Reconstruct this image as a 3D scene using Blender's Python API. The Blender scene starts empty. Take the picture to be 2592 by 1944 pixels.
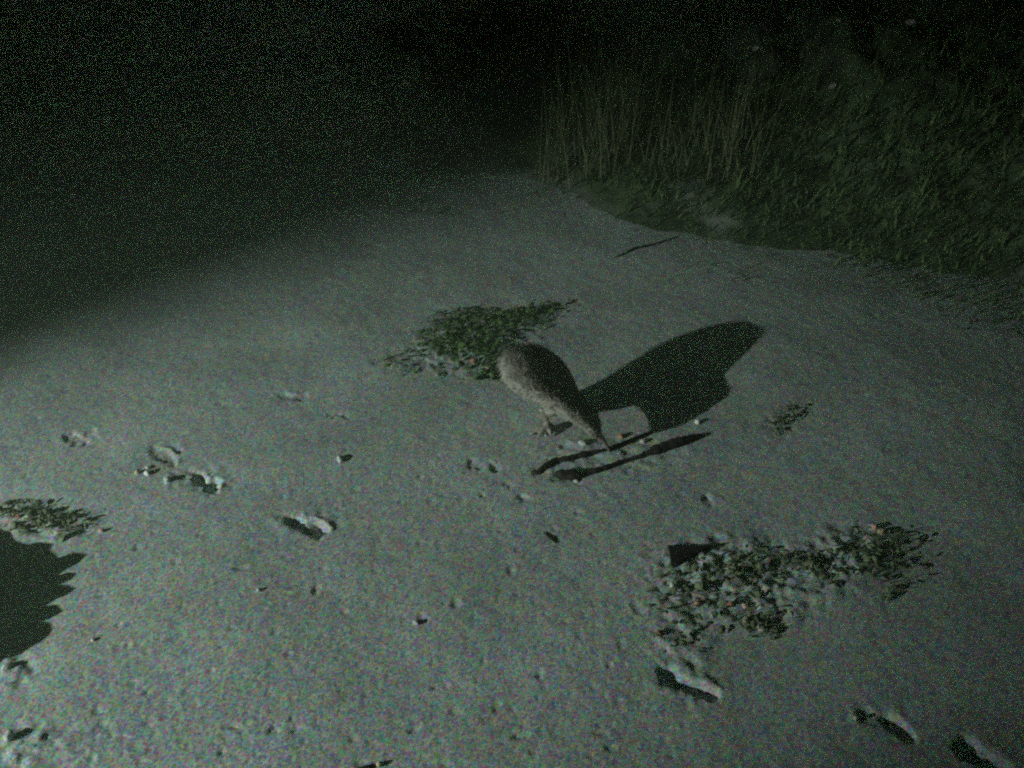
import bpy, bmesh, math, random
import numpy as np
from mathutils import Vector, Matrix
random.seed(7)
rng = np.random.default_rng(11)
sc = bpy.context.scene
col = sc.collection

# ------------------------------------------------------------------ camera
CH, PITCH, HFOV = 1.6, 35.0, 50.0
cam = bpy.data.cameras.new("camera")
cam.sensor_width = 36.0
cam.lens = 18.0 / math.tan(math.radians(HFOV / 2))
cam.clip_start, cam.clip_end = 0.05, 400.0
cam_o = bpy.data.objects.new("camera", cam)
cam_o.location = (0, 0, CH)
cam_o.rotation_euler = (math.radians(90 - PITCH), 0, 0)
col.objects.link(cam_o)
sc.camera = cam_o

# ------------------------------------------------------------------ night sky: invented coloured stars for dim, grainy ambient light
w = bpy.data.worlds.new("World")
sc.world = w
w.use_nodes = True
nt = w.node_tree
nt.nodes.clear()
o_ = nt.nodes.new("ShaderNodeOutputWorld")
bg = nt.nodes.new("ShaderNodeBackground")
tc = nt.nodes.new("ShaderNodeTexCoord")
vo = nt.nodes.new("ShaderNodeTexVoronoi")
vo.inputs["Scale"].default_value = 26
lt = nt.nodes.new("ShaderNodeMath"); lt.operation = 'LESS_THAN'; lt.inputs[1].default_value = 0.115
hs = nt.nodes.new("ShaderNodeHueSaturation"); hs.inputs["Saturation"].default_value = 1.0
tint = nt.nodes.new("ShaderNodeMix"); tint.data_type = 'RGBA'; tint.blend_type = 'MULTIPLY'
tint.inputs[0].default_value = 1.0; tint.inputs[7].default_value = (0.70, 1.0, 0.62, 1)
mul = nt.nodes.new("ShaderNodeVectorMath"); mul.operation = 'SCALE'
add = nt.nodes.new("ShaderNodeVectorMath"); add.operation = 'ADD'; add.inputs[1].default_value = (0.0003, 0.0005, 0.0003)
nt.links.new(tc.outputs["Generated"], vo.inputs["Vector"])
nt.links.new(vo.outputs["Distance"], lt.inputs[0])
nt.links.new(vo.outputs["Color"], hs.inputs["Color"])
nt.links.new(hs.outputs["Color"], tint.inputs[6])
nt.links.new(tint.outputs[2], mul.inputs[0])
nt.links.new(lt.outputs[0], mul.inputs["Scale"])
nt.links.new(mul.outputs[0], add.inputs[0])
nt.links.new(add.outputs[0], bg.inputs["Color"])
bg.inputs["Strength"].default_value = 6.8
nt.links.new(bg.outputs[0], o_.inputs[0])
w.cycles.sampling_method = 'NONE'

# ------------------------------------------------------------------ the lamp, low and off to the left
LAMP = np.array((-4.3, -0.45, 1.35))
sp = bpy.data.lights.new("lamp", 'SPOT')
sp.energy = 950.0
sp.color = (0.93, 1.0, 0.95)
sp.spot_size = math.radians(35.0)
sp.spot_blend = 0.82
sp.shadow_soft_size = 0.016
lo = bpy.data.objects.new("lamp", sp)
lo.location = LAMP
az, dep = math.radians(29.0), math.radians(19.9)
lo.rotation_euler = (Vector((math.cos(az) * math.cos(dep), math.sin(az) * math.cos(dep), -math.sin(dep))).to_track_quat('-Z', 'Y').to_matrix().to_4x4() @ Matrix.Rotation(math.radians(-31), 4, 'Z')).to_euler()
lo.scale = (1.0, 0.76, 1.0)      # an oval beam
col.objects.link(lo)

sc.view_settings.view_transform = 'Standard'
sc.view_settings.look = 'None'
sc.view_settings.exposure = 0.0
sc.view_settings.gamma = 1.0
sc.render.engine = 'CYCLES'
sc.cycles.use_denoising = False
sc.cycles.use_adaptive_sampling = False
sc.cycles.max_bounces = 4
sc.cycles.filter_width = 2.2

# ------------------------------------------------------------------ helpers
_p = math.radians(PITCH)
F = np.array([0, math.cos(_p), -math.sin(_p)]); U = np.array([0, math.sin(_p), math.cos(_p)]); R = np.array([1.0, 0, 0])
C = np.array([0, 0, CH]); FP = 1296 / math.tan(math.radians(HFOV / 2))

def at(x, y, z=0.0):
    """point of the horizontal plane z seen at photo pixel x, y"""
    d = F + R * (x - 1296) / FP - U * (y - 972) / FP
    return C + d * ((z - CH) / d[2])

def pix(X, Y, Z=0.0):
    dx, dy, dz = X, Y, Z - CH
    f = dy * F[1] + dz * F[2]
    f = np.where(f < 0.05, 0.05, f)
    return 1296 + FP * dx / f, 972 - FP * (dy * U[1] + dz * U[2]) / f

def tag(o, label=None, cat=None, group=None, kind=None):
    for k, v in (("label", label), ("category", cat), ("group", group), ("kind", kind)):
        if v: o[k] = v
    return o

def mesh_obj(name, verts, faces, mat, parent=None, smooth=False):
    me = bpy.data.meshes.new(name)
    me.from_pydata([tuple(map(float, v)) for v in verts], [], faces)
    me.materials.append(mat)
    if smooth: me.polygons.foreach_set("use_smooth", [True] * len(me.polygons))
    me.update()
    o = bpy.data.objects.new(name, me)
    col.objects.link(o)
    if parent: o.parent = parent
    return o

_tabs = {}
def vnoise(x, y, seed=0):
    """smooth value noise in [-1, 1]"""
    if seed not in _tabs: _tabs[seed] = np.random.default_rng(1000 + seed).uniform(-1, 1, (256, 256))
    T = _tabs[seed]
    xi, yi = np.floor(x).astype(int), np.floor(y).astype(int)
    fx, fy = x - xi, y - yi
    fx, fy = fx * fx * (3 - 2 * fx), fy * fy * (3 - 2 * fy)
    a, b = T[xi & 255, yi & 255], T[(xi + 1) & 255, yi & 255]
    c, d = T[xi & 255, (yi + 1) & 255], T[(xi + 1) & 255, (yi + 1) & 255]
    return (a * (1 - fx) + b * fx) * (1 - fy) + (c * (1 - fx) + d * fx) * fy

def fbm(x, y, s, n=4, seed=0, gain=0.5):
    t, a = 0, 1.0
    for i in range(n):
        t = t + a * vnoise(x * s + 17.3 * i, y * s - 9.1 * i, seed + i)
        s *= 2.03; a *= gain
    return t

# ------------------------------------------------------------------ materials
def new_mat(name):
    m = bpy.data.materials.new(name); m.use_nodes = True
    n = m.node_tree; return m, n, n.nodes["Principled BSDF"]

def ground_mat():
    m, n, b = new_mat("pale_sand")
    b.inputs["Roughness"].default_value = 0.9
    b.inputs["Specular IOR Level"].default_value = 0.15
    g = n.nodes.new("ShaderNodeNewGeometry")
    # coloured mineral / crystal grains a few millimetres wide
    v = n.nodes.new("ShaderNodeTexVoronoi"); v.inputs["Scale"].default_value = 250
    n.links.new(g.outputs["Position"], v.inputs["Vector"])
    mx = n.nodes.new("ShaderNodeMix"); mx.data_type = 'RGBA'; mx.inputs[0].default_value = 0.68
    mx.inputs[6].default_value = (0.57, 0.88, 0.76, 1)
    n.links.new(v.outputs["Color"], mx.inputs[7])
    no = n.nodes.new("ShaderNodeTexNoise"); no.inputs["Scale"].default_value = 3.5; no.inputs["Detail"].default_value = 6
    n.links.new(g.outputs["Position"], no.inputs["Vector"])
    mr = n.nodes.new("ShaderNodeMapRange"); mr.inputs[1].default_value = 0.3; mr.inputs[2].default_value = 0.7
    mr.inputs[3].default_value = 0.80; mr.inputs[4].default_value = 1.08
    n.links.new(no.outputs["Fac"], mr.inputs[0])
    sv = n.nodes.new("ShaderNodeVectorMath"); sv.operation = 'SCALE'
    n.links.new(mx.outputs[2], sv.inputs[0]); n.links.new(mr.outputs[0], sv.inputs["Scale"])
    n.links.new(sv.outputs[0], b.inputs["Base Color"])
    n2 = n.nodes.new("ShaderNodeTexNoise"); n2.inputs["Scale"].default_value = 160; n2.inputs["Detail"].default_value = 4
    n.links.new(g.outputs["Position"], n2.inputs["Vector"])
    bu = n.nodes.new("ShaderNodeBump"); bu.inputs["Strength"].default_value = 0.12; bu.inputs["Distance"].default_value = 0.004
    n.links.new(n2.outputs["Fac"], bu.inputs["Height"]); n.links.new(bu.outputs[0], b.inputs["Normal"])
    return m

def rough_mat(name, c1, c2, scale=60, bump=0.3, rough=0.85):
    m, n, b = new_mat(name)
    b.inputs["Roughness"].default_value = rough
    b.inputs["Specular IOR Level"].default_value = 0.2
    g = n.nodes.new("ShaderNodeNewGeometry")
    t = n.nodes.new("ShaderNodeTexNoise"); t.inputs["Scale"].default_value = scale; t.inputs["Detail"].default_value = 5
    n.links.new(g.outputs["Position"], t.inputs["Vector"])
    r = n.nodes.new("ShaderNodeValToRGB")
    r.color_ramp.elements[0].position = 0.35; r.color_ramp.elements[1].position = 0.68
    r.color_ramp.elements[0].color = (*c1, 1); r.color_ramp.elements[1].color = (*c2, 1)
    n.links.new(t.outputs["Fac"], r.inputs[0]); n.links.new(r.outputs[0], b.inputs["Base Color"])
    bu = n.nodes.new("ShaderNodeBump"); bu.inputs["Strength"].default_value = bump; bu.inputs["Distance"].default_value = 0.004
    n.links.new(t.outputs["Fac"], bu.inputs["Height"]); n.links.new(bu.outputs[0], b.inputs["Normal"])
    return m

M_ground = ground_mat()
M_skin = rough_mat("brown_body", (0.26, 0.25, 0.21), (0.46, 0.44, 0.37), 120, 0.5)
M_plume = rough_mat("brown_plumage", (0.27, 0.275, 0.23), (0.58, 0.585, 0.50), 60, 0.1)
M_bill = rough_mat("ivory_bill", (0.14, 0.13, 0.10), (0.20, 0.185, 0.15), 60, 0.1, 0.5)
M_eye = rough_mat("eye", (0.005, 0.005, 0.005), (0.01, 0.01, 0.01), 60, 0.0, 0.2)
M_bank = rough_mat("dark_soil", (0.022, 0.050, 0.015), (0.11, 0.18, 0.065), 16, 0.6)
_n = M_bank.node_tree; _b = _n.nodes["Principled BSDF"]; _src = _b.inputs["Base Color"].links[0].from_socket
_a = _n.nodes.new("ShaderNodeAttribute"); _a.attribute_name = "cover"      # plants and soil over pale ground, kept pale where unlit parts need lifting
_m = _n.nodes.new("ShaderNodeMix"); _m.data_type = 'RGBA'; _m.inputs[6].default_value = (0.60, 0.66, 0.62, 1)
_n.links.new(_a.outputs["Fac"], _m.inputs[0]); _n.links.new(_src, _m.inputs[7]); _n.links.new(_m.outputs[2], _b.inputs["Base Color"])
M_blade = rough_mat("green_leaf", (0.035, 0.085, 0.022), (0.16, 0.28, 0.10), 45, 0.1)
M_weed = rough_mat("dull_weed", (0.055, 0.09, 0.038), (0.30, 0.36, 0.22), 60, 0.2)
M_under = rough_mat("undergrowth_leaf", (0.03, 0.065, 0.02), (0.20, 0.30, 0.12), 9, 0.1)
M_straw = rough_mat("straw", (0.15, 0.20, 0.09), (0.30, 0.34, 0.19), 30, 0.1)
M_twig = rough_mat("dark_bark", (0.012, 0.012, 0.01), (0.05, 0.045, 0.035), 90, 0.6)
M_clod = rough_mat("pale_clod", (0.46, 0.54, 0.50), (0.66, 0.72, 0.70), 120, 0.4)
M_dark = rough_mat("dark_flake", (0.008, 0.009, 0.008), (0.03, 0.03, 0.027), 90, 0.3)
PEB = {
    "orange": rough_mat("orange_stone", (0.40, 0.21, 0.12), (0.56, 0.34, 0.22), 150),
    "yellow": rough_mat("yellow_stone", (0.58, 0.52, 0.28), (0.72, 0.66, 0.42), 150),
    "white": rough_mat("white_stone", (0.80, 0.82, 0.80), (0.9, 0.9, 0.88), 150),
    "pink": rough_mat("pink_stone", (0.66, 0.40, 0.36), (0.82, 0.58, 0.52), 150),
    "pale": rough_mat("pale_stone", (0.52, 0.52, 0.44), (0.70, 0.70, 0.60), 150),
    "bluish": rough_mat("bluish_stone", (0.40, 0.50, 0.62), (0.58, 0.66, 0.76), 150),
}

# ------------------------------------------------------------------ ground: one sheet out to the horizon
def axis(a, b, step, far):
    core = np.arange(a, b, step)
    out, s, v = [], step, b
    while v < far:
        out.append(v); s *= 1.25; v += s
    out2, s, v = [], step, a - step
    while v > -far:
        out2.append(v); s *= 1.25; v -= s
    return np.array(out2[::-1] + list(core) + out)

gx, gy = axis(-1.75, 2.0, 0.0042, 20), axis(0.85, 3.9, 0.0046, 20)
X, Y = np.meshgrid(gx, gy)
PX, PY = pix(X, Y)
jx = 10 * fbm(X, Y, 55, 3, 40); jy = 8 * fbm(X, Y, 55, 3, 50)
QX, QY = PX + jx, PY + jy
near = ((X > -1.8) & (X < 2.1) & (Y > 0.8) & (Y < 4)).astype(float)
Z = 0.006 * fbm(X, Y, 1.3, 3, 1) + 0.0010 * fbm(X, Y, 9, 3, 5) + 0.00045 * fbm(X, Y, 50, 3, 9)
fall = np.clip(X * math.cos(math.radians(28)) + Y * math.sin(math.radians(28)) - 1.8, 0, 3)
Z = Z - 0.10 * fall ** 2 / (0.5 + fall)   # the ground drops away gently to the far right

def seg(x0, y0, x1, y1, wid, qx=None, qy=None):
    """normalised distance from a segment in the photo's plan (1 at half width wid)"""
    qx = QX if qx is None else qx; qy = QY if qy is None else qy
    dx, dy = x1 - x0, y1 - y0
    t = np.clip(((qx - x0) * dx + (qy - y0) * dy) / (dx * dx + dy * dy + 1e-9), 0, 1)
    return np.hypot(qx - x0 - t * dx, (qy - y0 - t * dy)) / wid

RAG = fbm(X, Y, 48, 2, 150)
def pit(x0, y0, x1, y1, wid, depth, rim=0.5):
    """a hollow along a segment with a thrown-up rim"""
    global Z
    r = seg(x0, y0, x1, y1, wid)
    d = depth * (0.25 if depth < 0.03 else 0.36) * (1 + 0.6 * RAG) * 0.9
    cx, cy = (x0 + x1) / 2, (y0 + y1) / 2
    side = 1 / (1 + np.exp(-(((QX - cx) * 0.80 - (QY - cy) * 0.60) / (0.5 * wid))))   # soil is pushed up on the far side only
    Z = Z - d * np.exp(-(r ** 4) * 0.9) + rim * 0.2 * d * side * np.exp(-((r - 1.3) / 0.35) ** 2)

def lump(x0, y0, x1, y1, wid, h):
    global Z
    r = seg(x0, y0, x1, y1, wid)
    Z = Z + 0.16 * h * np.exp(-r ** 2)

# animal tracks and other hollows
pit(742, 1316, 812, 1340, 17, 0.042, 0.34); lump(796, 1306, 832, 1336, 9, 0.020); lump(772, 1304, 776, 1306, 8, 0.012)
lump(690, 1318, 730, 1338, 10, 0.008); pit(715, 1300, 728, 1306, 6, 0.012, 0.1)
pit(500, 1206, 545, 1228, 15, 0.040, 0.32); lump(533, 1205, 564, 1228, 9, 0.018)
pit(480, 1190, 540, 1188, 7, 0.012, 0.2); pit(440, 1198, 470, 1206, 7, 0.012, 0.2); lump(424, 1212, 426, 1226, 10, 0.014)
pit(392, 1140, 440, 1164, 11, 0.024, 0.3); lump(430, 1143, 455, 1166, 8, 0.016); lump(400, 1138, 404, 1142, 9, 0.012)
lump(368, 1142, 372, 1150, 8, 0.010); pit(440, 1132, 452, 1136, 8, 0.012, 0.1)
pit(172, 1100, 220, 1116, 12, 0.020, 0.15); pit(222, 1092, 240, 1086, 7, 0.014, 0.1)
pit(708, 1000, 735, 1008, 7, 0.014, 0.2); pit(742, 1006, 775, 994, 6, 0.014, 0.2)
pit(835, 1052, 878, 1054, 6, 0.010, 0.6); lump(846, 1062, 866, 1060, 10, 0.007)
pit(1200, 1178, 1212, 1174, 9, 0.018, 0.2); pit(1244, 1182, 1262, 1184, 8, 0.018, 0.2); lump(1216, 1184, 1236, 1186, 12, 0.007)
pit(1788, 1260, 1796, 1272, 9, 0.018, 0.2); lump(1810, 1264, 1846, 1268, 10, 0.007)
pit(1315, 1266, 1330, 1260, 7, 0.012, 0.2); pit(1208, 1252, 1216, 1254, 5, 0.010, 0.3); pit(1282, 1224, 1288, 1226, 6, 0.012, 0.1)
pit(1694, 1704, 1722, 1722, 19, 0.040, 0.25); pit(1722, 1722, 1806, 1756, 15, 0.036, 0.22)
lump(1716, 1692, 1822, 1738, 9, 0.016); lump(1650, 1724, 1700, 1748, 12, 0.006)
pit(2182, 1802, 2240, 1812, 13, 0.026, 0.2); pit(2240, 1812, 2300, 1858, 17, 0.034, 0.25); lump(2160, 1800, 2168, 1812, 12, 0.014)
pit(2450, 1890, 2540, 1950, 26, 0.045, 0.2)
# two drag grooves beside the kiwi
pit(1362, 1196, 1400, 1170, 10, 0.014, 0.2); pit(1400, 1168, 1480, 1155, 8, 0.010, 0.2); pit(1412, 1202, 1466, 1204, 15, 0.016, 0.2)
pit(1466, 1204, 1600, 1164, 8, 0.008, 0.2); lump(1450, 1120, 1500, 1130, 9, 0.012); pit(1422, 1136, 1444, 1122, 7, 0.016, 0.1)
# small pits, thicker towards the bottom of the picture
for _ in range(1000):
    y = 1150 + 800 * random.random() ** 0.75; x = random.uniform(-10, 1750)
    if seg(100, 1500, 60, 1640, 150, np.array(x), np.array(y)) < 1: continue
    P = at(x, y); r = random.uniform(0.003, 0.0065) * (1.0 if random.random() < .85 else 1.6); d = random.uniform(0.0006, 0.0018) * (r / 0.006)
    i0, i1 = np.searchsorted(gx, (P[0] - 4 * r, P[0] + 4 * r)); k0, k1 = np.searchsorted(gy, (P[1] - 4 * r, P[1] + 4 * r))
    e = random.uniform(0.7, 1.4)
    q = np.hypot((X[k0:k1, i0:i1] - P[0]) / r * e, (Y[k0:k1, i0:i1] - P[1]) / r / e)
    Z[k0:k1, i0:i1] += -d * np.exp(-q ** 2) + 0.3 * d * np.exp(-((q - 1.5) / .5) ** 2)
for x, y, s in [(270, 1838, 10), (252, 1846, 8), (295, 1858, 6), (85, 1905, 10), (70, 1916, 9), (40, 1880, 8), (690, 1850, 9), (700, 1838, 7), (745, 1842, 7),
                (370, 1757, 7), (1080, 1568, 7), (1200, 1560, 6), (1112, 1728, 7), (1322, 1858, 9), (1518, 1860, 10), (815, 1608, 5), (1360, 1698, 6), (1050, 1840, 6)]:
    pit(x - s, y + 2, x + s, y - 2, s * 0.75, 0.010, 0.2)
for x, y, ax_, ay_ in [(780, 1325, 90, 36), (520, 1210, 90, 34), (420, 1150, 60, 30), (200, 1105, 60, 22), (740, 1002, 50, 18), (1230, 1180, 60, 20), (1760, 1735, 90, 60), (2240, 1830, 100, 50), (2500, 1920, 100, 60), (1960, 1085, 50, 40), (1560, 1150, 240, 50)]:
    q = np.hypot((PX - x) / ax_, (PY - y) / ay_); Z += 0.0022 * np.clip(1.3 - q, 0, 1) * RAG
# crumbly patches
def region(cx, cy, ax, ay, rot=0.0):
    c, s = math.cos(rot), math.sin(rot)
    u = ((QX - cx) * c + (QY - cy) * s) / ax; v = (-(QX - cx) * s + (QY - cy) * c) / ay
    return np.clip(1.5 * (1 - np.sqrt(u * u + v * v)), 0, 1)
patch = np.maximum.reduce([region(1190, 880, 240, 85, -0.15), region(1860, 1470, 300, 150, 0.1), region(2120, 1420, 170, 110, -0.3), region(110, 1330, 150, 60), region(1720, 1620, 110, 90)])
p2 = np.maximum(region(1860, 1470, 300, 150, 0.1), region(2120, 1420, 170, 110, -0.3)); Z = Z + p2 * 0.0045 * fbm(X, Y, 34, 3, 64)
Z = Z + patch * (0.0045 * fbm(X, Y, 42, 3, 60) + 0.002)
rough = np.maximum(region(60, 1880, 170, 110), region(30, 1695, 110, 60))
Z = Z + rough * 0.004 * fbm(X, Y, 38, 3, 70)
Zg = Z

def zat(x, y):
    i = int(np.clip(np.searchsorted(gx, x), 1, len(gx) - 1)); k = int(np.clip(np.searchsorted(gy, y), 1, len(gy) - 1))
    return float(Zg[k, i])

nx, ny = len(gx), len(gy)
me = bpy.data.meshes.new("sand")
co = np.stack([X, Y, Z], -1).reshape(-1, 3).astype(np.float32)
idx = np.arange(nx * ny).reshape(ny, nx)
quads = np.stack([idx[:-1, :-1], idx[:-1, 1:], idx[1:, 1:], idx[1:, :-1]], -1).reshape(-1, 4).astype(np.int32)
me.vertices.add(len(co)); me.vertices.foreach_set("co", co.ravel())
me.loops.add(quads.size); me.loops.foreach_set("vertex_index", quads.ravel())
me.polygons.add(len(quads)); me.polygons.foreach_set("loop_start", np.arange(0, quads.size, 4, dtype=np.int32))
me.polygons.foreach_set("use_smooth", np.ones(len(quads), dtype=bool))
me.materials.append(M_ground)
me.update(calc_edges=True); me.validate()
ground = bpy.data.objects.new("ground", me); col.objects.link(ground)
tag(ground, kind="structure")

# ------------------------------------------------------------------ dark rising bank behind the pale ground
edge_px = [(-2600, 430), (-800, 430), (300, 410), (900, 415), (1150, 440), (1300, 458), (1480, 515), (1640, 580), (1850, 620), (2200, 650), (2592, 690), (3400, 760), (6000, 900)]
edge = np.array([at(*q)[:2] for q in edge_px])
edge = np.vstack([[-30, edge[0, 1]], edge, [30, edge[-1, 1]]])
def y_edge(x): return np.interp(x, edge[:, 0], edge[:, 1]) + 0.05 * fbm(x, x * 0, 2.3, 3, 80) + 0.02 * vnoise(x * 19, x * 0, 83)
bx = axis(-3.5, 4.5, 0.03, 20); bt = np.concatenate([np.arange(-0.12, 2.6, 0.03), np.arange(2.6, 14, 0.4)])
BX, BT = np.meshgrid(bx, bt)
BY = y_edge(BX) + BT
_t = np.clip(BT, 0, None)
FB = np.clip(BX * math.cos(math.radians(28)) + BY * math.sin(math.radians(28)) - 1.8, 0, 3)
base_fall = -0.10 * FB ** 2 / (0.5 + FB) * np.clip(1 - _t / 1.5, 0, 1)
BZ = base_fall + np.where(BT < 0, BT * 0.35, 1.9 * (1 - np.exp(-_t ** 2 / (0.95 + _t) / 1.9))) - 0.004 + np.clip(BT - 0.25, 0, .6) * (0.16 * fbm(BX, BY, 2.2, 4, 90) + 0.09 * fbm(BX, BY, 12, 3, 95))
nb = len(bx); vb = np.stack([BX, BY, BZ], -1).reshape(-1, 3)
ib = np.arange(vb.shape[0]).reshape(len(bt), nb)
fb = np.stack([ib[:-1, :-1], ib[:-1, 1:], ib[1:, 1:], ib[1:, :-1]], -1).reshape(-1, 4).tolist()
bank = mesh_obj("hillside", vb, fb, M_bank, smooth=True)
cover_lift = 0.94 * np.clip((BT + 0.48 + 0.25 * fbm(BX, BY, 3.1, 4, 130) + 0.22 * fbm(BX, BY, 11, 2, 134)) / 0.5, 0, 1) * np.clip((BX + 0.55 + 0.4 * fbm(BX, BY, 1.6, 3, 140)) / 0.6, 0, 1) * (1 - 0.85 * np.clip((BT - 0.7) / 0.5, 0, 1) * np.clip((1.3 - BX) / 0.8, 0, 1))  # left and top centre stay pale to brighten the unlit bank
at_ = bank.data.attributes.new("cover", 'FLOAT', 'POINT'); at_.data.foreach_set("value", cover_lift.ravel().astype(np.float32))
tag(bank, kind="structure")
def bank_z(x, y):
    t = y - float(y_edge(np.array(x)))
    k = int(np.clip(np.searchsorted(bt, t), 0, len(bt) - 1)); i = int(np.clip(np.searchsorted(bx, x), 0, nb - 1))
    return float(BZ[k, i])
def on_bank(px, py):
    """where the sight line of a photo pixel meets the bank"""
    d = F + R * (px - 1296) / FP - U * (py - 972) / FP
    t = 2.5
    while t < 12:
        p = C + d * t
        if p[1] > float(y_edge(np.array(p[0]))) and p[2] < bank_z(p[0], p[1]): return p
        t += 0.01
    return C + d * 6

# ------------------------------------------------------------------ blades
def blade(V, Fc, base, h, wd, lean, azm, curl=0.5, n=4):
    d = np.array([math.cos(azm), math.sin(azm), 0]); s = np.array([-d[1], d[0], 0]); b0 = len(V)
    for i in range(n + 1):
        t = i / n; out = lean * h * t * (1 - curl + curl * t); up = h * t * (1 - 0.25 * lean * t)
        c = np.asarray(base) + d * out + np.array([0, 0, up]); ww = wd * (1 - t) ** 0.7 * 0.5 + 0.0002
        V.append(c - s * ww); V.append(c + s * ww)
    for i in range(n):
        a = b0 + 2 * i; Fc.append((a, a + 1, a + 3, a + 2))

def tuft(name, spots, mat, label, cat, thin=0.75, kind=None):
    """spots: list of (cx, cy, rx, ry, count, hmin, hmax) in photo pixels"""
    V, Fc = [], []
    for cx, cy, rx, ry, n, h0, h1 in spots:
        for _ in range(int(n * thin)):
            a, r = random.uniform(0, 6.283), random.random() ** 0.62
            P = at(cx + rx * r * math.cos(a), cy + ry * r * math.sin(a))
            z = zat(P[0], P[1]) - 0.003
            h = 1.15 * random.uniform(h0, h1) * (1 - 0.45 * r)
            if random.random() < 0.6:
                blade(V, Fc, (P[0], P[1], z), h, random.uniform(0.0015, 0.004), random.uniform(0.3, 1.9), random.uniform(0, 6.283))
            else:       # a small oval leaf, cupped and tilted
                am = random.uniform(0, 6.283); d = np.array([math.cos(am), math.sin(am), random.uniform(-0.35, 0.5)]); L_ = random.choice((0.5, 0.8, 1.0, 1.3)) * random.uniform(0.008, 0.02); wd = L_ * random.uniform(0.22, 0.42)
                sd = np.array([-d[1], d[0], random.uniform(-0.7, 0.7)]); c0_ = np.array([P[0], P[1], z + 0.004 + h * random.uniform(0.1, 1.0)]); b0 = len(V)
                for t, w_ in ((0, 0.1), (.3, .9), (.65, .8), (1, .05)):
                    c_ = c0_ + d * L_ * t + np.array([0, 0, -0.35 * L_ * t * t])
                    V += [c_ - sd * wd * w_, c_ + np.array([0, 0, 0.12 * L_]) * w_, c_ + sd * wd * w_]
                for i in range(3):
                    for q in (0, 1): k_ = b0 + 3 * i + q; Fc.append((k_, k_ + 1, k_ + 4, k_ + 3))
    o = mesh_obj(name, V, Fc, mat)
    return tag(o, label, cat, "low plant clumps on the pale sand", kind)

tuft("low_plant", [(1110, 870, 90, 45, 240, .008, .022), (1180, 855, 95, 65, 520, .01, .032), (1240, 880, 60, 70, 420, .012, .038), (1200, 800, 120, 22, 200, .01, .03), (1120, 820, 60, 26, 120, .008, .02),
                    (1310, 815, 75, 28, 260, .014, .036), (1375, 785, 45, 18, 120, .01, .026), (1010, 920, 75, 26, 90, .005, .014), (1240, 950, 50, 20, 90, .006, .018), (1120, 945, 120, 26, 90, .004, .012)],
     M_blade, "low leafy green plant clump right behind the kiwi", "plant")
tuft("low_plant", [(1720, 1500, 90, 75, 260, .005, .018), (1800, 1460, 100, 55, 260, .006, .02), (1900, 1430, 120, 40, 360, .008, .024), (2040, 1440, 110, 60, 380, .008, .024),
                    (2160, 1400, 80, 65, 300, .010, .026), (2240, 1430, 50, 90, 420, .014, .032), (1880, 1540, 120, 50, 200, .006, .018), (1930, 1585, 45, 36, 160, .012, .028), (1740, 1610, 100, 55, 150, .004, .013)],
     M_weed, "widest dull plant clump, sprawling above the curved trough", "plant", 0.38)
tuft("low_plant", [(60, 1295, 80, 24, 170, .006, .02), (150, 1325, 80, 34, 200, .008, .024), (40, 1340, 80, 24, 80, .005, .014)],
     M_weed, "short broken plant clump beside the big toothed shadow", "plant")

tuft("low_plant", [(1965, 1078, 26, 26, 60, .008, .022), (1990, 1050, 30, 14, 30, .006, .018), (1950, 1100, 14, 10, 16, .006, .014)],
     M_weed, "smallest ragged plant clump, right of the long bird shadow", "plant")

# undergrowth on the bank
V, Fc = [], []
for _ in range(64000):
    x = random.uniform(-0.5, 3.2); t = -0.30 + random.random() ** 1.15 * 2.8
    if t > 0.8 and x < 0.9 and random.random() < 0.85: continue
    dn = float(fbm(np.array(x), np.array(t), 2.6, 3, 120))
    if dn < random.uniform(-0.9, 0.5) + max(0.0, 0.2 - t) * 1.7: continue
    y = float(y_edge(np.array(x))) + t - 0.03
    blade(V, Fc, (x, y, max(bank_z(x, y), zat(x, y)) - 0.01), random.uniform(0.02, 0.13) * (0.28 + max(0, min(t, .7))), random.uniform(0.003, 0.010), random.uniform(0.3, 1.9), random.uniform(0, 6.283), n=3)
tag(mesh_obj("undergrowth", V, Fc, M_under), kind="stuff")

def tall_grass(label, px, py, n, h0, h1, spread):
    V, Fc = [], []
    P = on_bank(px, py)
    for _ in range(n):
        a, r = random.uniform(0, 6.283), math.sqrt(random.random()) * spread
        x, y = P[0] + r * math.cos(a), P[1] + 0.5 * r * math.sin(a)
        blade(V, Fc, (x, y, bank_z(x, y) - 0.02), random.uniform(h0, h1), random.uniform(0.002, 0.0045), random.uniform(0.08, 0.8), random.uniform(0, 6.283), n=7)
    return tag(mesh_obj("tall_grass", V, Fc, M_straw), label, "grass", "faint tall grass on the dark bank")
tall_grass("upright pale stalks fanning faintly in the dark at top centre", 1490, 430, 170, .25, .62, .17)
tall_grass("dim shorter stalk clump in the dark above the leaf shaped shadow", 1790, 400, 110, .18, .42, .22)

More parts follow.
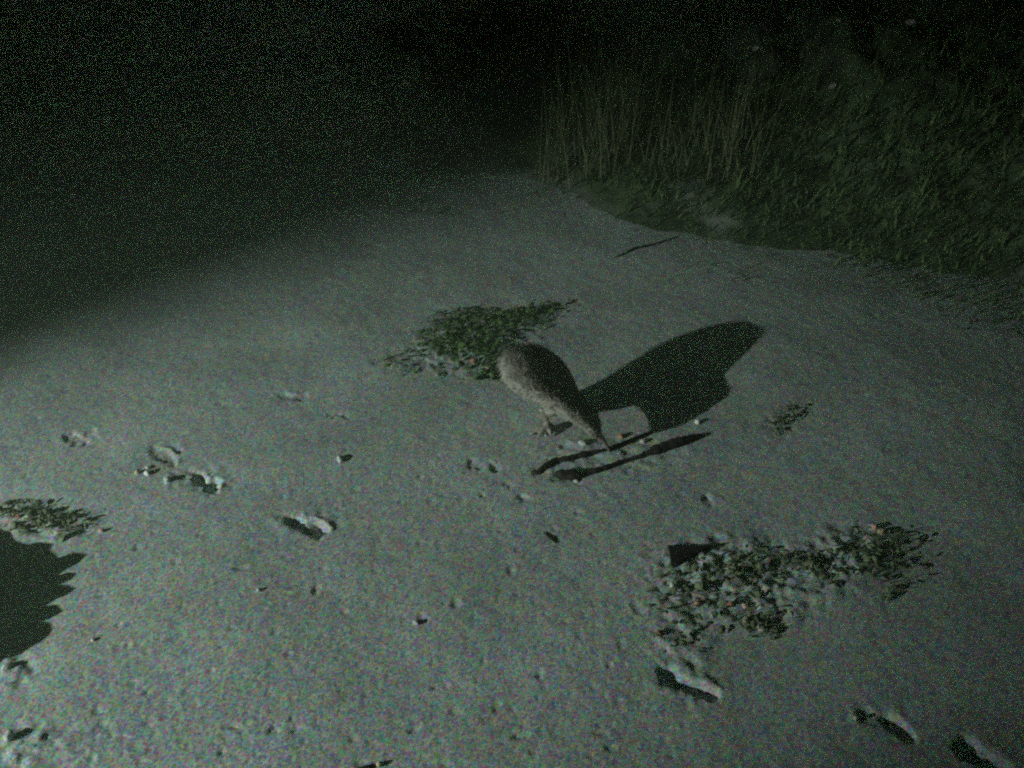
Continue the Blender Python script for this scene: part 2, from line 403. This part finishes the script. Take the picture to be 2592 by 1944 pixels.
# ------------------------------------------------------------------ the kiwi's body (solid shared by its outline from the side of the lamp and of the lens)
seen = [(1278, 915), (1288, 895), (1312, 881), (1337, 877), (1365, 880), (1390, 889), (1422, 914), (1440, 938), (1452, 962), (1466, 993), (1482, 1010), (1500, 1033),
        (1514, 1050), (1521, 1075), (1521, 1100), (1512, 1110), (1500, 1102), (1470, 1078), (1430, 1055), (1395, 1035), (1350, 1012), (1315, 995), (1290, 970), (1278, 940)]
cast = [(1440, 1003), (1462, 993), (1522, 971), (1586, 934), (1646, 899), (1715, 864), (1785, 837), (1845, 823), (1904, 824), (1932, 839), (1934, 849), (1914, 874), (1875, 914),
        (1840, 953), (1857, 988), (1845, 1008), (1795, 1038), (1745, 1068), (1706, 1085), (1661, 1095), (1658, 1080), (1654, 1063), (1641, 1038), (1616, 1018), (1596, 1013),
        (1546, 1023), (1522, 1038), (1490, 1050), (1440, 1045), (1420, 1020)]
def span(poly, y, k):
    """left and right crossing of a polygon with the sheared row y"""
    xs = []
    for (x0, y0), (x1, y1) in zip(poly, poly[1:] + poly[:1]):
        a, b = y0 - k * (x0 - 1600), y1 - k * (x1 - 1600)
        if (a - y) * (b - y) < 0: xs.append(x0 + (x1 - x0) * (y - a) / (b - a))
    return (min(xs), max(xs)) if len(xs) > 1 else None
le = LAMP - C
ex, ey = 1296 + FP * (le @ R) / (le @ F), 972 - FP * (le @ U) / (le @ F)
SK = (ey - 980) / (ex - 1600)
rowy = lambda q: q[1] - SK * (q[0] - 1600)
s0, s1 = min(map(rowy, seen)), max(map(rowy, seen)); c0, c1 = min(map(rowy, cast)), max(map(rowy, cast))
def meet(p, u, q, v):
    u = u / np.linalg.norm(u); v = v / np.linalg.norm(v); w0 = p - q; b = u @ v; d, e = u @ w0, v @ w0; den = 1 - b * b
    return 0.5 * (p + u * ((b * e - d) / den) + q + v * ((e - b * d) / den))
def body(poly, ya, yb, n=46, m=40):
    """rounded slices: each touches the two sight lines and the two lamp rays of its row"""
    rings = []
    for i in range(n):
        y = ya + (yb - ya) * (0.5 - 0.5 * math.cos(math.pi * (i + 0.5) / n))
        f = (y - c0) / (c1 - c0); A = span(seen, s0 + f * (s1 - s0), SK); B = span(poly, y, SK)
        if not A or not B: continue
        px = lambda x, yy: at(x, yy + SK * (x - 1600))
        K = [px(x, s0 + f * (s1 - s0)) for x in A]; G_ = [px(x, y) for x in B]
        q = [[meet(C, K[a] - C, LAMP, G_[b] - LAMP) for b in (0, 1)] for a in (0, 1)]
        ring = []
        for t in range(m):
            a, b = 0.5 + 0.5 * math.cos(6.28318 * t / m), 0.5 + 0.5 * math.sin(6.28318 * t / m)
            ring.append((q[0][0] * (1 - a) + q[1][0] * a) * (1 - b) + (q[0][1] * (1 - a) + q[1][1] * a) * b)
        rings.append(ring)
    bm = bmesh.new(); vs = [[bm.verts.new(v) for v in r_] for r_ in rings]
    for i in range(len(vs) - 1):
        for t in range(m): bm.faces.new((vs[i][t], vs[i][(t + 1) % m], vs[i + 1][(t + 1) % m], vs[i + 1][t]))
    bm.faces.new(vs[0][::-1]); bm.faces.new(vs[-1])
    bmesh.ops.recalc_face_normals(bm, faces=bm.faces[:])
    return bm
sy = lambda x, y: y - SK * (x - 1600)
neck = [(1440, 960), (1462, 993), (1522, 971), (1560, 990), (1596, 1013), (1546, 1023), (1522, 1038), (1490, 1050), (1440, 1045), (1420, 1010)]
lobe = [(1625, 990), (1800, 960), (1857, 988), (1845, 1008), (1795, 1038), (1745, 1068), (1706, 1085), (1661, 1095), (1658, 1080), (1654, 1063), (1641, 1038), (1622, 1018)]
whole = bpy.data.meshes.new("standing_stone"); tot = bmesh.new()
for poly, ya, yb in ((cast, c0, sy(1606, 1013)), (neck, sy(1540, 1000), max(map(rowy, neck))), (lobe, sy(1700, 1000), max(map(rowy, lobe)))):
    bmb = body(poly, ya, yb); tm = bpy.data.meshes.new("t"); bmb.to_mesh(tm); bmb.free(); tot.from_mesh(tm); bpy.data.meshes.remove(tm)
def knob(P, rad):
    """a tapering limb through points P, radii rad"""
    bm = bmesh.new(); P = [np.asarray(p, float) for p in P]; V = []
    Q, rq = [], []
    for i in range(len(P) - 1):
        for k in range(6): t = k / 6; Q.append(P[i] * (1 - t) + P[i + 1] * t); rq.append(rad[i] * (1 - t) + rad[i + 1] * t)
    Q.append(P[-1]); rq.append(rad[-1])
    for i in range(len(Q)):
        d = Q[min(i + 1, len(Q) - 1)] - Q[max(i - 1, 0)]; d = d / np.linalg.norm(d)
        a = np.cross(d, [0.3, 0.9, 0.31]); a /= np.linalg.norm(a); b = np.cross(d, a)
        V.append([bm.verts.new(Q[i] + (a * math.cos(k * 0.7854) + b * math.sin(k * 0.7854)) * rq[i]) for k in range(8)])
    for i in range(len(V) - 1):
        for k in range(8): bm.faces.new((V[i][k], V[i][(k + 1) % 8], V[i + 1][(k + 1) % 8], V[i + 1][k]))
    bm.faces.new(V[0][::-1]); bm.faces.new(V[-1]); bmesh.ops.recalc_face_normals(bm, faces=bm.faces[:]); return bm
def both(p, q):
    """the point seen at pixel p whose shadow falls at pixel q"""
    return meet(C, at(*p) - C, LAMP, at(*q) - LAMP)
zup = lambda x, y, h: at(x, y) + np.array([0, 0, zat(*at(x, y)[:2]) + h])
ankle = zup(1386, 1090, 0.012); knee = zup(1380, 1085, 0.045); hip = both((1412, 1022), (1640, 1012))
limbs = [([hip, knee * 0.5 + hip * 0.5 + [0, 0, -.004], knee, ankle], [0.017, 0.013, 0.009, 0.0075])]
for x, y in ((1342, 1104), (1362, 1110), (1396, 1108), (1402, 1084)):
    limbs.append(([ankle, (ankle + zup(x, y, 0.007)) / 2 + [0, 0, .002], zup(x, y, 0.003)], [0.0075, 0.0065, 0.0035]))
for P_, rad_ in limbs:
    bmb = knob(P_, rad_); tm = bpy.data.meshes.new("t"); bmb.to_mesh(tm); bmb.free(); tot.from_mesh(tm); bpy.data.meshes.remove(tm)
tot.to_mesh(whole); tot.free()
a = bpy.data.objects.new("whole", whole); col.objects.link(a)
rm = a.modifiers.new("remesh", 'REMESH'); rm.mode = 'VOXEL'; rm.voxel_size = 0.003
sm = a.modifiers.new("smooth", 'SMOOTH'); sm.factor = 0.5; sm.iterations = 5
dg = bpy.context.evaluated_depsgraph_get()
me = bpy.data.meshes.new_from_object(a.evaluated_get(dg))
bpy.data.objects.remove(a)
me.materials.clear(); me.materials.append(M_skin)
me.polygons.foreach_set("use_smooth", [True] * len(me.polygons))
head = both((1505, 1078), (1690, 1062)); tipb = zup(1550, 1146, -0.012)
root = bpy.data.objects.new("kiwi_bird", None); col.objects.link(root)
base = (ankle[0], ankle[1], zat(ankle[0], ankle[1])); root.location = base
tag(root, "plump brown kiwi bird bent forward, its long bill probing the sand", "bird")
def under(o):
    o.parent = root; o.location = (-base[0], -base[1], -base[2]); return o
bd = bpy.data.objects.new("body", me); col.objects.link(bd); under(bd)
# long bill, slightly curved
bs = both((1517, 1098), (1672, 1086))
bmb = knob([bs, (bs * 0.5 + tipb * 0.5) + np.array([0, 0, 0.004]), tipb], [0.0065, 0.0042, 0.0026]); bm_ = bpy.data.meshes.new("bill"); bmb.to_mesh(bm_); bmb.free(); bm_.materials.append(M_bill)
bo = bpy.data.objects.new("bill", bm_); col.objects.link(bo); under(bo)
# shaggy plumage: fine drooping strands combed from the head back over the rump
rump = both((1345, 885), (1925, 838)); V, Fc = [], []
comb = (rump - head) / np.linalg.norm(rump - head)
me.calc_loop_triangles()
tv = np.array([t.vertices for t in me.loop_triangles]); cv = np.array([v.co for v in me.vertices]); nv = np.array([v.normal for v in me.vertices])
ar = np.linalg.norm(np.cross(cv[tv[:, 1]] - cv[tv[:, 0]], cv[tv[:, 2]] - cv[tv[:, 0]]), axis=1)
for k in rng.choice(len(tv), 17000, p=ar / ar.sum()):
    u_, v_ = rng.random(2)
    if u_ + v_ > 1: u_, v_ = 1 - u_, 1 - v_
    p = cv[tv[k, 0]] * (1 - u_ - v_) + cv[tv[k, 1]] * u_ + cv[tv[k, 2]] * v_; nn = nv[tv[k, 0]]
    if p[2] - base[2] < 0.035: continue
    f = float(np.clip((p - head) @ comb / np.linalg.norm(rump - head), 0, 1))
    d = comb * 0.7 + np.array([0, 0, -0.45]) + rng.normal(size=3) * 0.26; d = d - nn * (d @ nn) * 0.95; d = d / np.linalg.norm(d)
    L_ = (0.012 + 0.024 * f) * rng.uniform(0.7, 1.2); s_ = np.cross(d, nn); s_ = s_ / (np.linalg.norm(s_) + 1e-9) * rng.uniform(0.0006, 0.0012)
    q1 = p + d * L_ * 0.5 + nn * 0.0016; q2 = p + d * L_ + nn * rng.uniform(0.0, 0.003); b0 = len(V); p = p - nn * 0.001
    V += [p - s_, p + s_, q1 + s_, q1 - s_, q2]; Fc += [(b0, b0 + 1, b0 + 2, b0 + 3), (b0 + 3, b0 + 2, b0 + 4)]
pl = mesh_obj("plumage", V, Fc, M_plume); under(pl)
for q in ((1493, 1072), (1512, 1062)):
    d = at(*q) - C; d /= np.linalg.norm(d)
    okk, loc, nor, _i = bd.ray_cast(Vector(C), Vector(d))
    if okk:
        bmb = bmesh.new(); bmesh.ops.create_icosphere(bmb, subdivisions=2, radius=0.004); em = bpy.data.meshes.new("eye"); bmb.to_mesh(em); bmb.free(); em.materials.append(M_eye)
        eo = bpy.data.objects.new("eye", em); col.objects.link(eo); eo.parent = root; eo.location = Vector(loc) - Vector(base)

# ------------------------------------------------------------------ unseen plate added outside the left edge to cast the toothed shadow
tooth = [(-260, 1330), (-60, 1325), (0, 1340), (30, 1352), (44, 1370), (70, 1378), (96, 1372), (140, 1376), (128, 1390), (142, 1402), (150, 1412), (190, 1398), (228, 1402), (205, 1422), (172, 1440), (148, 1456), (176, 1448), (199, 1450), (182, 1466),
         (150, 1480), (172, 1480), (194, 1488), (176, 1504), (140, 1518), (122, 1532), (148, 1530), (162, 1546), (140, 1560), (112, 1572), (130, 1576), (138, 1592), (128, 1608), (104, 1626), (60, 1652), (0, 1680), (-120, 1725), (-260, 1770)]
S0 = at(-150, 1500)
axis_d = np.array([LAMP[0] - S0[0], LAMP[1] - S0[1], 0]); axis_d /= np.linalg.norm(axis_d)
P0 = S0 + axis_d * 0.10
front, back = [], []
for q in tooth:
    g = at(*q)
    def hit(off):
        t = ((P0 + axis_d * off - LAMP) @ axis_d) / ((g - LAMP) @ axis_d); return LAMP + (g - LAMP) * t
    front.append(hit(0.0)); back.append(hit(0.05))
from mathutils.geometry import tessellate_polygon
n = len(front)
tri = tessellate_polygon([[Vector(v) for v in front]])
bm = bmesh.new(); vs = [bm.verts.new(v) for v in front + back]
for t in tri:
    bm.faces.new([vs[k] for k in t]); bm.faces.new([vs[n + k] for k in t[::-1]])
for i in range(n): bm.faces.new((vs[i], vs[(i + 1) % n], vs[n + (i + 1) % n], vs[n + i]))
bmesh.ops.recalc_face_normals(bm, faces=bm.faces[:])
m = bpy.data.meshes.new("jagged_slab"); bm.to_mesh(m); bm.free(); m.materials.append(M_twig)
caster = bpy.data.objects.new("jagged_slab", m); col.objects.link(caster)
tag(caster, "jagged dark slab just beyond the left edge, casting the big toothed shadow", "slab")
print("SLAB", np.array(front).min(0), np.array(front).max(0))

# ------------------------------------------------------------------ small stones, clods, twigs, leaves
def stone_mesh(name, P, r, mat, squash=0.8, stretch=(1, 1), seed=0):
    bm = bmesh.new(); bmesh.ops.create_icosphere(bm, subdivisions=3, radius=1.0)
    rr = random.Random(seed); ph = [rr.uniform(0, 6) for _ in range(6)]
    for v in bm.verts:
        c = v.co; k = 1 + 0.16 * math.sin(2.3 * c.x + ph[0]) * math.cos(2.9 * c.y + ph[1]) + 0.10 * math.sin(5 * c.z + ph[2] + 3 * c.x) + 0.05 * math.sin(9 * c.y + ph[3] + 4 * c.x)
        v.co = Vector((c.x * stretch[0], c.y * stretch[1], c.z * squash)) * (k * r)
    m = bpy.data.meshes.new(name); bm.to_mesh(m); bm.free(); m.materials.append(mat)
    m.polygons.foreach_set("use_smooth", [True] * len(m.polygons))
    o = bpy.data.objects.new(name, m); col.objects.link(o)
    o.location = (P[0], P[1], zat(P[0], P[1]) + r * squash * 0.55); o.rotation_euler = (0, 0, rr.uniform(0, 6)); return o

pebbles = [
    (348, 1196, 7, "yellow", "yellow pebble left of the pair of white pebbles near the upper track"),
    (373, 1184, 6, "white", "upper white pebble of the touching pair beside the yellow pebble"),
    (372, 1198, 7.5, "white", "lower white pebble of the touching pair beside the yellow pebble"),
    (258, 1346, 7, "pink", "lone pink pebble with a thin pointed shadow, right of the short plant clump"),
    (35, 1300, 7, "yellow", "yellow pebble in the short plant clump at the left edge"),
    (46, 1309, 7, "orange", "orange pebble touching the yellow one in the short plant clump"),
    (99, 1326, 7, "orange", "orange pebble in the middle of the short plant clump"),
    (131, 1311, 6, "white", "white pebble at the right part of the short plant clump"),
    (2, 1298, 7, "pale", "pale pebble cut by the left edge of the picture"),
    (958, 1930, 8, "yellow", "pale yellow pebble at the bottom edge with dark streak either side"),
    (1198, 918, 8, "orange", "pale orange pebble low in the green plant clump behind the kiwi"),
    (1236, 933, 7, "pink", "pinkish pebble just left of the kiwi"),
    (1703, 1484, 9, "white", "brightest white pebble, at the left of the widest plant clump"),
    (1667, 1604, 9, "orange", "orange pebble at the lower left corner of the widest plant clump"),
    (1767, 1525, 8, "orange", "dull orange pebble right of and below the brightest white pebble"),
    (1847, 1532, 9, "orange", "dull orange pebble in the middle of the widest plant clump"),
    (1885, 1534, 8, "pink", "pale pink pebble beside a dull orange one in the widest plant clump"),
    (1888, 1568, 7, "pale", "pale pebble under the pink pebble in the widest plant clump"),
    (1925, 1590, 10, "pale", "large pale pebble at the lower edge of the widest plant clump"),
    (2211, 1338, 9, "pink", "pink pebble at the top right end of the widest plant clump"),
    (2229, 1349, 9, "yellow", "yellow pebble beside the pink one at the clump's top right end"),
    (2197, 1414, 9, "pale", "pale pebble below the pink and yellow pair in the widest plant clump"),
    (2017, 1419, 8, "bluish", "bluish pebble along the upper edge of the widest plant clump"),
    (1572, 1107, 7, "orange", "pale orange pebble above the grooves, below the lit gap in the shadow"),
    (1765, 1073, 7, "white", "small white pebble at the lower edge of the leaf shaped shadow"),
    (1628, 1119, 7, "pale", "pale pebble between the two dark twigs"),
    (2166, 1815, 7, "pale", "pale pebble at the left end of the trough near the bottom right"),
    (655, 1497, 5, "bluish", "tiny bluish pebble alone on the smooth sand"),
    (236, 1622, 5, "white", "tiny white pebble on bright sand by the toothed shadow"),
    (1655, 940 + 25, 0, "pale", ""),
]
for k, (x, y, r, c, lab) in enumerate(pebbles):
    if r == 0: continue
    P = at(x, y); D = float((P - C) @ F)
    rr = random.Random(k)
    o = stone_mesh("pebble", P, r * D / FP * 0.95, PEB[c], rr.uniform(0.75, 1.0), (rr.uniform(.85, 1.15), rr.uniform(.85, 1.15)), 50 + k)
    tag(o, lab, "pebble", "small pale and coloured pebbles scattered on the sand")

for k, (x, y, r, st, lab) in enumerate([
    (861, 1164, 14, (0.7, 1.2), "small white clod with a dark smudge to its right, in open sand"),
    (1474, 1126, 12, (1.2, 0.9), "white clod under the bill of the kiwi"),
    (1378, 1103, 8, (1.2, 0.8), "small pale clod touching the toes of the kiwi"),
    (1458, 1217, 9, (1, 0.9), "small white clod below the thick end of the lower twig"),
    (424, 1216, 12, (1.0, 1.0), "greenish clod left of the upper dark track"),
    (1052, 1574, 9, (1.2, 0.8), "tiny pale clod alone on the lower sand"),
    (20, 1690, 14, (1.3, 0.8), "bright crumbly clod at the left edge below the toothed shadow"),
    (25, 1868, 18, (1.0, 0.9), "bright crumbly clod in the lower left corner"),
]):
    P = at(x, y); D = float((P - C) @ F)
    tag(stone_mesh("clod", P, r * D / FP * 0.8, M_clod, 0.6, st, 200 + k), lab, "clod", "white clods lying on the sand")

def twig(name, pts, label, cat="twig", sink=0.3, mat=None):
    """pts: (px, py, radius px)"""
    P, rad = [], []
    for x, y, r in pts:
        g = at(x, y); D = float((g - C) @ F); rr = r * D / FP
        P.append(np.array([g[0], g[1], zat(g[0], g[1]) + rr * (1 - 2 * sink)])); rad.append(rr)
    # resample with a little knobbly jitter
    Q, rq = [], []
    for i in range(len(P) - 1):
        m_ = max(3, int(np.linalg.norm(P[i + 1] - P[i]) / 0.006))
        for k in range(m_):
            t = k / m_; Q.append(P[i] * (1 - t) + P[i + 1] * t + np.array([random.uniform(-1, 1), random.uniform(-1, 1), random.uniform(-.5, .5)]) * 0.0012)
            rq.append((rad[i] * (1 - t) + rad[i + 1] * t) * random.uniform(0.75, 1.2))
    Q.append(P[-1]); rq.append(rad[-1] * 0.5)
    V, Fc, ns = [], [], 8
    for i in range(len(Q)):
        d = Q[min(i + 1, len(Q) - 1)] - Q[max(i - 1, 0)]; d /= np.linalg.norm(d) + 1e-9
        s = np.cross(d, [0, 0, 1]); s /= np.linalg.norm(s) + 1e-9; u = np.cross(s, d)
        for k in range(ns):
            a_ = 6.2832 * k / ns; V.append(Q[i] + (s * math.cos(a_) + u * math.sin(a_)) * rq[i])
    for i in range(len(Q) - 1):
        for k in range(ns):
            Fc.append((i * ns + k, i * ns + (k + 1) % ns, (i + 1) * ns + (k + 1) % ns, (i + 1) * ns + k))
    Fc.append(tuple(range(ns))[::-1]); Fc.append(tuple((len(Q) - 1) * ns + k for k in range(ns)))
    return tag(mesh_obj(name, V, Fc, mat or M_twig, smooth=True), label, cat, "dark twigs lying on the sand")
twig("twig", [(1357, 1200, 5), (1380, 1182, 10), (1405, 1168, 9), (1440, 1162, 8), (1482, 1152, 9), (1520, 1146, 5), (1560, 1132, 6), (1620, 1108, 5), (1662, 1092, 3)],  # thin right end stands in for the cast shadow of the bill
     "upper dark twig half sunk in a groove, its tip at the leaf shaped shadow")
twig("twig", [(1407, 1200, 9), (1425, 1204, 15), (1455, 1206, 14), (1480, 1202, 8), (1530, 1186, 7), (1580, 1168, 6), (1610, 1160, 6), (1660, 1142, 13), (1720, 1124, 14), (1770, 1108, 7), (1778, 1104, 3)],
     "lower dark twig with thick ends half sunk beside the upper one")
twig("twig", [(1376, 1346, 2), (1392, 1360, 4), (1410, 1374, 2)], "short thin dark twig lying alone right of centre")
twig("twig", [(1560, 650, 2), (1610, 628, 4), (1660, 618, 3), (1712, 598, 2)], "far dark twig on the sand near the grassy edge, top centre right")
twig("twig", [(905, 1942, 4), (935, 1936, 6), (950, 1934, 5)], "short dark twig left of the yellow pebble at the bottom edge")

# flat near-black triangle laid on the sand
pts = [at(1690, 1384), at(1740, 1392), at(1797, 1390), at(1752, 1410), (at(1712, 1434)), at(1698, 1430), at(1696, 1405)]
top = [p + np.array([0, 0, zat(p[0], p[1]) + 0.008 + 0.002 * (i % 3)]) for i, p in enumerate(pts)]
bot = [p + np.array([0, 0, zat(p[0], p[1]) - 0.004]) for p in pts]
n = len(top)
tag(mesh_obj("flake", top + bot, [tuple(range(n)), tuple(range(n, 2 * n))[::-1]] + [(i, n + i, n + (i + 1) % n, (i + 1) % n) for i in range(n)], M_dark),
    "dark triangular flake lying flat above the widest plant clump", "flake")

# pale dead leaves caught in the dark bank
def leaf(px, py, r, label, sd):
    rr = random.Random(sd); P = on_bank(px, py); D = float((P - C) @ F); L_ = r * D / FP
    V, Fc = [], []; ns = 8
    for i in range(ns + 1):
        t = i / ns; wd = L_ * 0.55 * math.sin(math.pi * min(1, t * 0.96 + 0.02)) ** 0.8
        for k in (-1, -.5, 0, .5, 1): V.append(((t - .5) * 2 * L_, k * wd, 0.25 * L_ * (abs(k) + 0.6 * math.sin(2.6 * t))))
    for i in range(ns):
        for k in range(4): q = i * 5 + k; Fc.append((q, q + 1, q + 6, q + 5))
    o = mesh_obj("dead_leaf", V, Fc, PEB["pale"], smooth=True)
    o.location = P + np.array([-0.02, -0.06, 0.05]); o.rotation_euler = (rr.uniform(0.6, 1.2), rr.uniform(-.6, .1), rr.uniform(-.9, .6))
    md = o.modifiers.new("thick", 'SOLIDIFY'); md.thickness = 0.0015
    return tag(o, label, "leaf", "pale dead leaves on the dark bank")
for k, (x, y, r, lab) in enumerate([
    (1917, 146, 13, "roundish pale leaf catching faint light left of the others on the bank"),
    (2298, 82, 14, "pale leaf farthest to the right near the top of the dark bank"),
    (2085, 18, 14, "pale leaf cut close to the top edge of the picture"),
    (2120, 78, 9, "small pale leaf between the topmost leaf and the far right leaf"),
    (2105, 240, 11, "lowest pale leaf on the dark bank, under the small one"),
    (2000, 68, 9, "thin pale leaf above and right of the roundish leaf"),
]): leaf(x, y, r, lab, 300 + k)

# ------------------------------------------------------------------ haze volume added to lift the dark areas
bm = bmesh.new(); bmesh.ops.create_cube(bm, size=1.0)
for v in bm.verts: v.co = Vector((v.co.x * 70, v.co.y * 70, (v.co.z + 0.5) * 8.4 - 5.4))
m = bpy.data.meshes.new("haze"); bm.to_mesh(m); bm.free()
hm = bpy.data.materials.new("haze"); hm.use_nodes = True; hn = hm.node_tree; hn.nodes.clear()
ho = hn.nodes.new("ShaderNodeOutputMaterial"); pv = hn.nodes.new("ShaderNodeVolumePrincipled")
pv.inputs["Color"].default_value = (0.72, 0.95, 0.70, 1); pv.inputs["Density"].default_value = 0.066; pv.inputs["Anisotropy"].default_value = 0.0
hn.links.new(pv.outputs[0], ho.inputs["Volume"]); m.materials.append(hm)
haze = bpy.data.objects.new("haze", m); col.objects.link(haze); tag(haze, kind="stuff")
